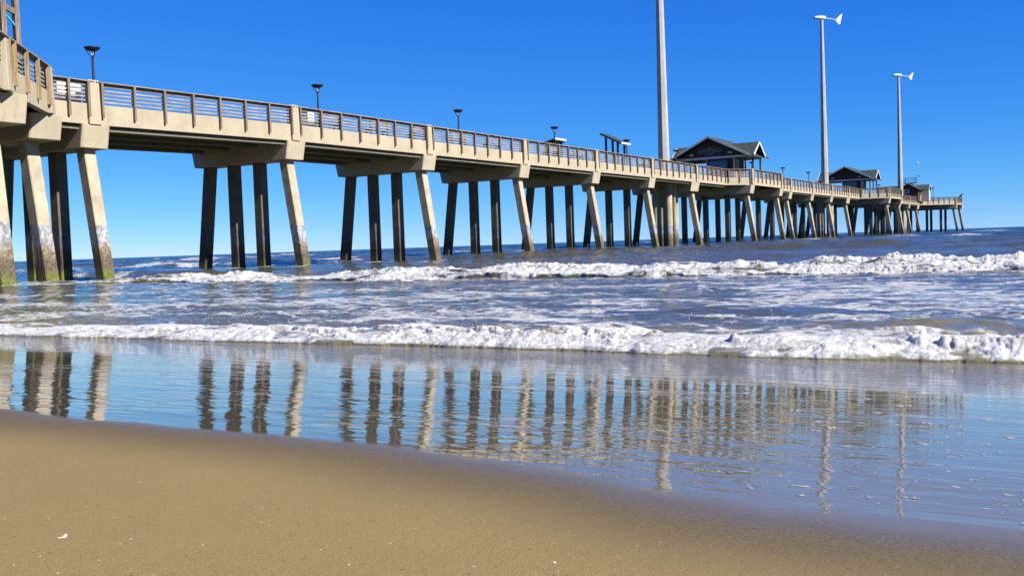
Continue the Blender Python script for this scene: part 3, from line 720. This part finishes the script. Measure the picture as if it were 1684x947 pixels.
def hut(u0,v0,v1,label,sign=True,zb=0):
    z=DECK+off(u0)+zb; t=empty('pier_hut',(u0,v0,z),label,'hut','open timber huts on the pier')
    W=v1-v0; D=6.5; vm=W/2; H=2.95; hr=5.50; ze=2.88
    # local coordinates: x seaward, y away
    m=MB(); roof_gable(m,-1.0,D+1.0,-.75,W+.75,hr,ze,'x'); 
    r=m.build('roof',M['roof'],t)
    m=MB(); x0,x1=.3,5.1; cr=hr-.85   # cross gable
    roof_gable(m,-.95,W+.95,x0,x1,cr,ze+.1,'y'); m.build('cross_roof',M['roof'],t)
    for a in(-1.03,D+1.03): rake('x',a,-.78,W+.78,hr,ze,M['trim'],r)
    for a in(-.99,W+.99): rake('y',a,x0-.05,x1+.05,cr,ze+.1,M['white'],r,.06,.22)
    # gable walls
    def gable(xa,xb,b0,b1,zt,zbm,axis,mat):
        bm_=(b0+b1)/2; tri=[(b0,zbm),(b1,zbm),(bm_,zt)]
        if axis=='x': A=[(xa,b,c) for b,c in tri]; B=[(xb,b,c) for b,c in tri]
        else: A=[(b,xa,c) for b,c in tri]; B=[(b,xb,c) for b,c in tri]
        return MB().add(A+B,[(0,1,2),(5,4,3),(0,3,4,1),(1,4,5,2),(2,5,3,0)]).build('gable_wall',mat,t)
    gable(.0,.12,.1,W-.1,hr-.22,H+.0,'x',M['siding']); gable(D-.12,D,.1,W-.1,hr-.22,H,'x',M['siding'])
    gable(-.25,-.13,x0+.7,x1-.7,cr-.25,H+.02,'y',M['gable_pale']); gable(W+.13,W+.25,x0+.7,x1-.7,cr-.25,H+.02,'y',M['gable_pale'])
    m=MB(); b=.28
    m.box(-.02,.16,-.1,W+.1,H-b,H-.003); m.box(D-.16,D+.02,-.1,W+.1,H-b,H-.003); m.box(.163,D-.163,-.1,.08,H-b,H-.003); m.box(.163,D-.163,W-.08,W+.1,H-b,H-.003)
    m.build('beam',M['trim'],t)
    m=MB(); m.box(.17,D-.17,.09,W-.09,H-.12,H-.02); m.build('ceiling',M['siding'],t)
    for x,y in((.08,.08),(.08,W-.08),(D-.08,.08),(D-.08,W-.08),(D*.5,.08),(D*.5,W-.08)):
        MB().box(x-.09,x+.09,y-.09,y+.09,0,H-b).build('post',M['siding'],t)
    # enclosed booth under the roof
    ba,bb_=W*.40,W*.72
    m=MB(); m.box(.6,4.2,W-bb_-.9,W-ba-.2,0,H-b-.002); bo=m.build('booth',M['siding'],t)
    y0,y1=W-bb_-.9,W-ba-.2
    MB().box(.55,.597,y0+1.0,y1-.25,1.0,2.45).build('window',M['glass'],bo)
    m=MB(); fy0,fy1=y0+.92,y1-.17
    m.box(.50,.597,fy0-.1,fy0,.9,2.55); m.box(.50,.597,fy1,fy1+.1,.9,2.55); m.box(.50,.597,fy0,fy1,2.46,2.55); m.box(.50,.597,fy0,fy1,.9,.99); m.build('window_frame',M['bronze'],bo)
    for q in((.50,.6,y0-.02,y0+.16),(.50,.6,y1-.02,y1+.14),(4.2,4.3,y0-.05,y0+.1)): MB().box(*q,0,H-b-.01).build('corner_board',M['trim'],bo)
    MB().box(1.0,2.1,y0-.05,y0-.003,.1,2.4).build('door',M['amber'],bo)
    m=MB(); m.box(.9,.997,y0-.07,y0-.003,0,2.5); m.box(2.103,2.2,y0-.07,y0-.003,0,2.5); m.box(.997,2.103,y0-.07,y0-.003,2.403,2.5); m.build('door_frame',M['trim'],bo)
    # floodlights on the gable
    for y in(W*.22,W*.78):
        m=MB(); 
        for s in(-.16,.16): m.tube([(-.06,y+s*.3,H+.42),(-.22,y+s,H+.36)],[.05,.13],10)
        m.box(-.06,-.003,y-.09,y+.09,H+.36,H+.54)
        m.build('floodlight',M['white'],t)
    if sign:
        yc=W*.52; zc=H+.78
        def cap2(dy,dz,w,h,n=8):
            r_=h/2; pts=[]
            for k in range(n+1): a=math.pi/2-math.pi*k/n; pts.append((dy-w/2+r_*0 - r_*math.cos(a) ,dz+r_*math.sin(a)))
            for k in range(n+1): a=-math.pi/2+math.pi*k/n; pts.append((dy+w/2+r_*math.cos(a),dz+r_*math.sin(a)))
            return pts
        def plate(pts,x0,x1,mb):
            k=len(pts); mb.add([(x0,yc+a,zc+b) for a,b in pts]+[(x1,yc+a,zc+b) for a,b in pts],[tuple(range(k)),tuple(reversed(range(k,2*k)))]+[(i,k+i,k+(i+1)%k,(i+1)%k) for i in range(k)])
        so=MB(); plate(cap2(0,0,2.7,.52),-.05,-.003,so); plate([(-.55,-.5),(.55,-.5),(.55,-.2),(-.55,-.2)],-.046,-.003,so); plate([(-.35,.2),(.35,.2),(.2,.42),(-.2,.42)],-.046,-.003,so)
        s=so.build('sign',M['signline'],t)
        si=MB(); plate(cap2(0,0,2.64,.42),-.07,-.052,si); plate([(-.5,-.45),(.5,-.45),(.5,-.216),(-.5,-.216)],-.066,-.052,si); si.build('sign_board',M['sign'],s)
        cu=bpy.data.curves.new('sign_text','FONT'); cu.body="JENNETTE'S PIER"; cu.size=.30; cu.align_x='CENTER'; cu.align_y='CENTER'; cu.extrude=.004
        to=bpy.data.objects.new('sign_text',cu); COL.objects.link(to)
        dg=bpy.context.evaluated_depsgraph_get(); me=bpy.data.meshes.new_from_object(to.evaluated_get(dg)); bpy.data.objects.remove(to)
        me.materials.clear(); me.materials.append(M['signline'])
        to=bpy.data.objects.new('sign_text',me); COL.objects.link(to); to.parent=s; to.location=(-.076,yc,zc); to.rotation_euler=(math.pi/2,0,-math.pi/2)
    return t
hut(79.6,-1.15,7.85,'nearest pier hut with green gabled roof, dark shingles and a name board on its gable')
hut(156.0,-1.6,7.4,'second pier hut with dark gable, partly hidden behind the middle turbine mast',sign=False)
def end_house():
    u0,v0=223.,-.4; z=DECK+off(u0); t=empty('lookout_house',(u0,v0,z),'small dark shingled house near the pier end with a railed rooftop lookout','house')
    H=2.9
    MB().box(0,6.2,0,4.6,0,H).build('wall',M['siding'],t)
    MB().box(1.2,6.2,4.6,9.2,0,H-.3).build('side_wall',M['siding'],t)
    m=MB(); roof_gable(m,-.7,6.9,-.6,5.2,4.6,H-.05,'x'); roof_gable(m,-2.2,10.5,2.1,6.9,4.15,H,'y'); r=m.build('roof',M['roof'],t)
    rake('x',-.73,-.62,5.22,4.6,H-.05,M['trim'],r,.05,.18); rake('y',-2.24,2.1,6.9,4.15,H,M['trim'],r,.05,.2)
    MB().add([(-.02,.1,H),(-.02,4.5,H),(-.02,2.3,4.4),(.1,.1,H),(.1,4.5,H),(.1,2.3,4.4)],[(0,1,2),(5,4,3),(0,3,4,1),(1,4,5,2),(2,5,3,0)]).build('gable_wall',M['siding'],t)
    w=MB(); w.box(-.09,-.023,2.1,3.3,2.0,3.0); wo=w.build('window',M['trim'],t); MB().box(-.11,-.092,2.35,3.05,2.22,2.8).build('pane',M['glass'],wo)
    m=MB(); m.box(4.6,6.3,-1.9,-.2,0,H-.05); m.build('porch_wall',M['trim'],t)
    MB().box(2.6,4.59,-.10,-.003,.0,2.1).build('door',M['amber'],t)
    m=MB(); m.box(2.45,2.597,-.12,-.003,0,2.3); m.box(2.6,4.59,-.12,-.003,2.103,2.3); m.build('door_frame',M['trim'],t)
    # rooftop lookout
    m=MB(); m.box(1.6,4.0,.9,3.6,4.55,4.72); pf=m.build('lookout_floor',M['bronze'],t)
    m=MB()
    for x in(1.65,3.95):
        for y in(.95,3.55): m.box(x-.05,x+.05,y-.05,y+.05,4.72,5.95)
    for zz in(5.3,5.85):
        for y in(.95,3.55): m.beam((1.65,y,zz),(3.95,y,zz),.05,.07)
        for x in(1.65,3.95): m.beam((x,.95,zz),(x,3.55,zz),.05,.07)
    m.build('lookout_railing',M['bronze'],pf)
    m=MB().tube([(3.9,.85,4.7),(3.9,.85,9.6)],.035,8); mm=m.build('mast',M['tower'],t)
    MB().lathe([(0,-.22),(.2,-.12),(.26,0),(.2,.14),(0,.22)],(3.9,.6,9.7),12).build('radar_dome',M['white'],mm)
    MB().beam((3.9,.85,6.3),(3.9,.1,6.4),.08,.12).build('anemometer_arm',M['bronze'],mm)
end_house()

# ------------------------------------------------------------------ small shelters
def shelter(u0,u1,va,za,vb,zb_,label):
    z=DECK+off(u0); t=empty('picnic_shelter',(u0,va,z),label,'shelter','small tilted shelters on the deck')
    L=u1-u0; dv=vb-va; a,b=za-z,zb_-z
    T=[(0,0,a),(L,0,a),(L,dv,b),(0,dv,b)]
    MB().add([(x,y,c-.20) for x,y,c in T]+T,[(0,3,2,1),(4,5,6,7),(0,1,5,4),(1,2,6,5),(2,3,7,6),(3,0,4,7)]).build('roof',M['roof'],t)
    m=MB(); m.beam((-.02,-.03*(1 if dv>0 else -1),a-.06),(L+.02,-.03*(1 if dv>0 else -1),a-.06),.04,.16); m.build('fascia',M['white'],t)
    for x in(.3,L-.3):
        for q in(.22,.78):
            y=dv*q; MB().box(x-.09,x+.09,y-.09,y+.09,0,a+(b-a)*q-.1).build('post',M['bronze'],t)
    m=MB(); m.box(.2,L-.2,dv*.4,dv*.6,.42,.48); m.box(.3,.4,dv*.45,dv*.55,0,.42); m.box(L-.4,L-.3,dv*.45,dv*.55,0,.42); m.build('bench_seat',M['slat'],t)
shelter(49.0,51.2,2.0,10.62,4.3,11.75,'small green roofed shelter on four dark posts, rising high above the railing')
shelter(41.0,43.2,5.2,10.72,6.7,10.38,'low tilted shelter roof barely showing above the railing, behind a lamp post')

# ------------------------------------------------------------------ benches
def bench():
    t=empty('deck_bench',(0,0,0),'','bench','timber benches on the deck')
    m=MB(); [m.box(-1.05,1.05,.12+.14*k,.24+.14*k,.42,.46) for k in range(3)]; m.build('seat',M['slat'],t)
    m=MB(); [m.box(-1.05,1.05,.02,.06,.56+.16*k,.67+.16*k) for k in range(3)]; m.build('backrest',M['slat'],t)
    for x in(-.85,.85):
        m=MB(); m.box(x-.05,x+.05,0.061,.16,0,.95); m.box(x-.05,x+.05,.44,.53,0,.418); m.box(x-.05,x+.05,.161,.44,.30,.417); m.build('leg',M['bronze'],t)
    return t
bp=bench()
bl=[(3.9,'between the white box and the second post of its span'),(8.7,'behind the middle of the span left of the second bent post'),(13.3,'hidden behind the concrete post nearest the third lamp'),
    (17.9,'below the third lamp post'),(22.8,'right of the third lamp post, behind the slats'),(32.2,'left of the low tilted shelter'),(37.1,'below the low tilted shelter'),(49.6,'under the green roofed shelter')]
bl_lab=['bench behind the slats just right of the second lamp post','bench behind the slats midway between the second and third lamp posts','bench just left of the concrete post nearest the third lamp post',
 'bench behind the slats directly below the third lamp post','bench behind the slats midway between the third lamp post and the low shelter','bench behind the slats under the left end of the low tilted roof',
 'bench behind the slats just right of the low tilted shelter roof','bench behind the slats just left of the thickest turbine mast']
for i,((u,_),l) in enumerate(zip(bl,bl_lab)):
    if i==7: u=52.5
    o=bp if i==0 else copy_tree(bp); o.location=(u,.75,DECK+off(u)); o['label']=l
def panel_box(u,w,label):
    t=empty('storage_box',(u,1.2,DECK+off(u)-.0),label,'box','white boxes on the deck')
    MB().box(-w/2,w/2,-.3,.3,.08,.98).build('body',M['bright'],t,bevel=.02); MB().box(-w/2-.03,w/2+.03,-.33,.33,.982,1.04).build('lid',M['bright'],t,bevel=.01)
    MB().box(-w/2+.1,w/2-.1,-.22,.22,0,.078).build('base',M['black'],t)
panel_box(-13.6,1.2,'wide white box behind the slats at the far left of the pier'); panel_box(2.35,.55,'narrow white box behind the slats, just left of the second lamp post')

# timber frame on the wide landing
def frame():
    u0,v0=-18.7,-3.2; z=DECK+off(u0); t=empty('timber_frame',(u0,v0,z),'tall weathered timber gateway frame with a crossbeam, at the upper left corner','timber frame')
    return t,z
def timber_frame():
    t,z=frame()
    a=Vector((0,0,0)); b=Vector((-.95,-.62,0)); 
    for c,h in((a,4.2),(b,2.75)):
        MB().box(c.x-.10,c.x+.10,c.y-.10,c.y+.10,0,h).build('post',M['post'],t)
    MB().beam((a.x,a.y,2.55),(b.x,b.y,2.55),.10,.22).build('crossbeam',M['post'],t)
    MB().beam((a.x-.08,a.y-.06,2.02),(b.x+.1,b.y+.08,2.34),.04,.08).build('brace',M['teal'],t)
timber_frame()

# bird perched on the last railing
def bird():
    u,v=246.,-7.62; z=Zr+off(u)
    t=empty('perched_bird',(u,v,z),'dark seabird perched on the railing at the far end of the pier','bird')
    m=MB().tube([(-.42,0,.12),(-.25,0,.16),(0,0,.26),(.16,0,.36),(.24,0,.50),(.30,0,.60),(.38,0,.60),(.62,0,.52)],[.03,.10,.17,.13,.06,.07,.05,.012],10); m.build('body',M['feather'],t)
    for s in(-.05,.05): MB().tube([(0,s,0),(0,s,.15)],.018,6).build('leg',M['black'],t)
    t.scale=(1.6,1.6,1.6); t.rotation_euler=(0,0,-2.2)
bird()

# overall reflectance trim: sunlit surfaces are exposed at +1.3 stops, so their colours sit at the dark end of their real range
def trim(k):
    for m in bpy.data.materials:
        if not m.use_nodes: continue
        nt=m.node_tree
        for n in list(nt.nodes):
            if n.type!='BSDF_PRINCIPLED': continue
            b=n.inputs['Base Color']
            if b.is_linked:
                x=nt.nodes.new('ShaderNodeMix'); x.data_type='RGBA'; x.blend_type='MULTIPLY'; x.inputs[0].default_value=1
                src=b.links[0].from_socket; nt.links.new(src,x.inputs[6]); x.inputs[7].default_value=(k,k,k,1); nt.links.new(x.outputs[2],b)
            else:
                c=b.default_value; b.default_value=(c[0]*k,c[1]*k,c[2]*k,1)
trim(.79)
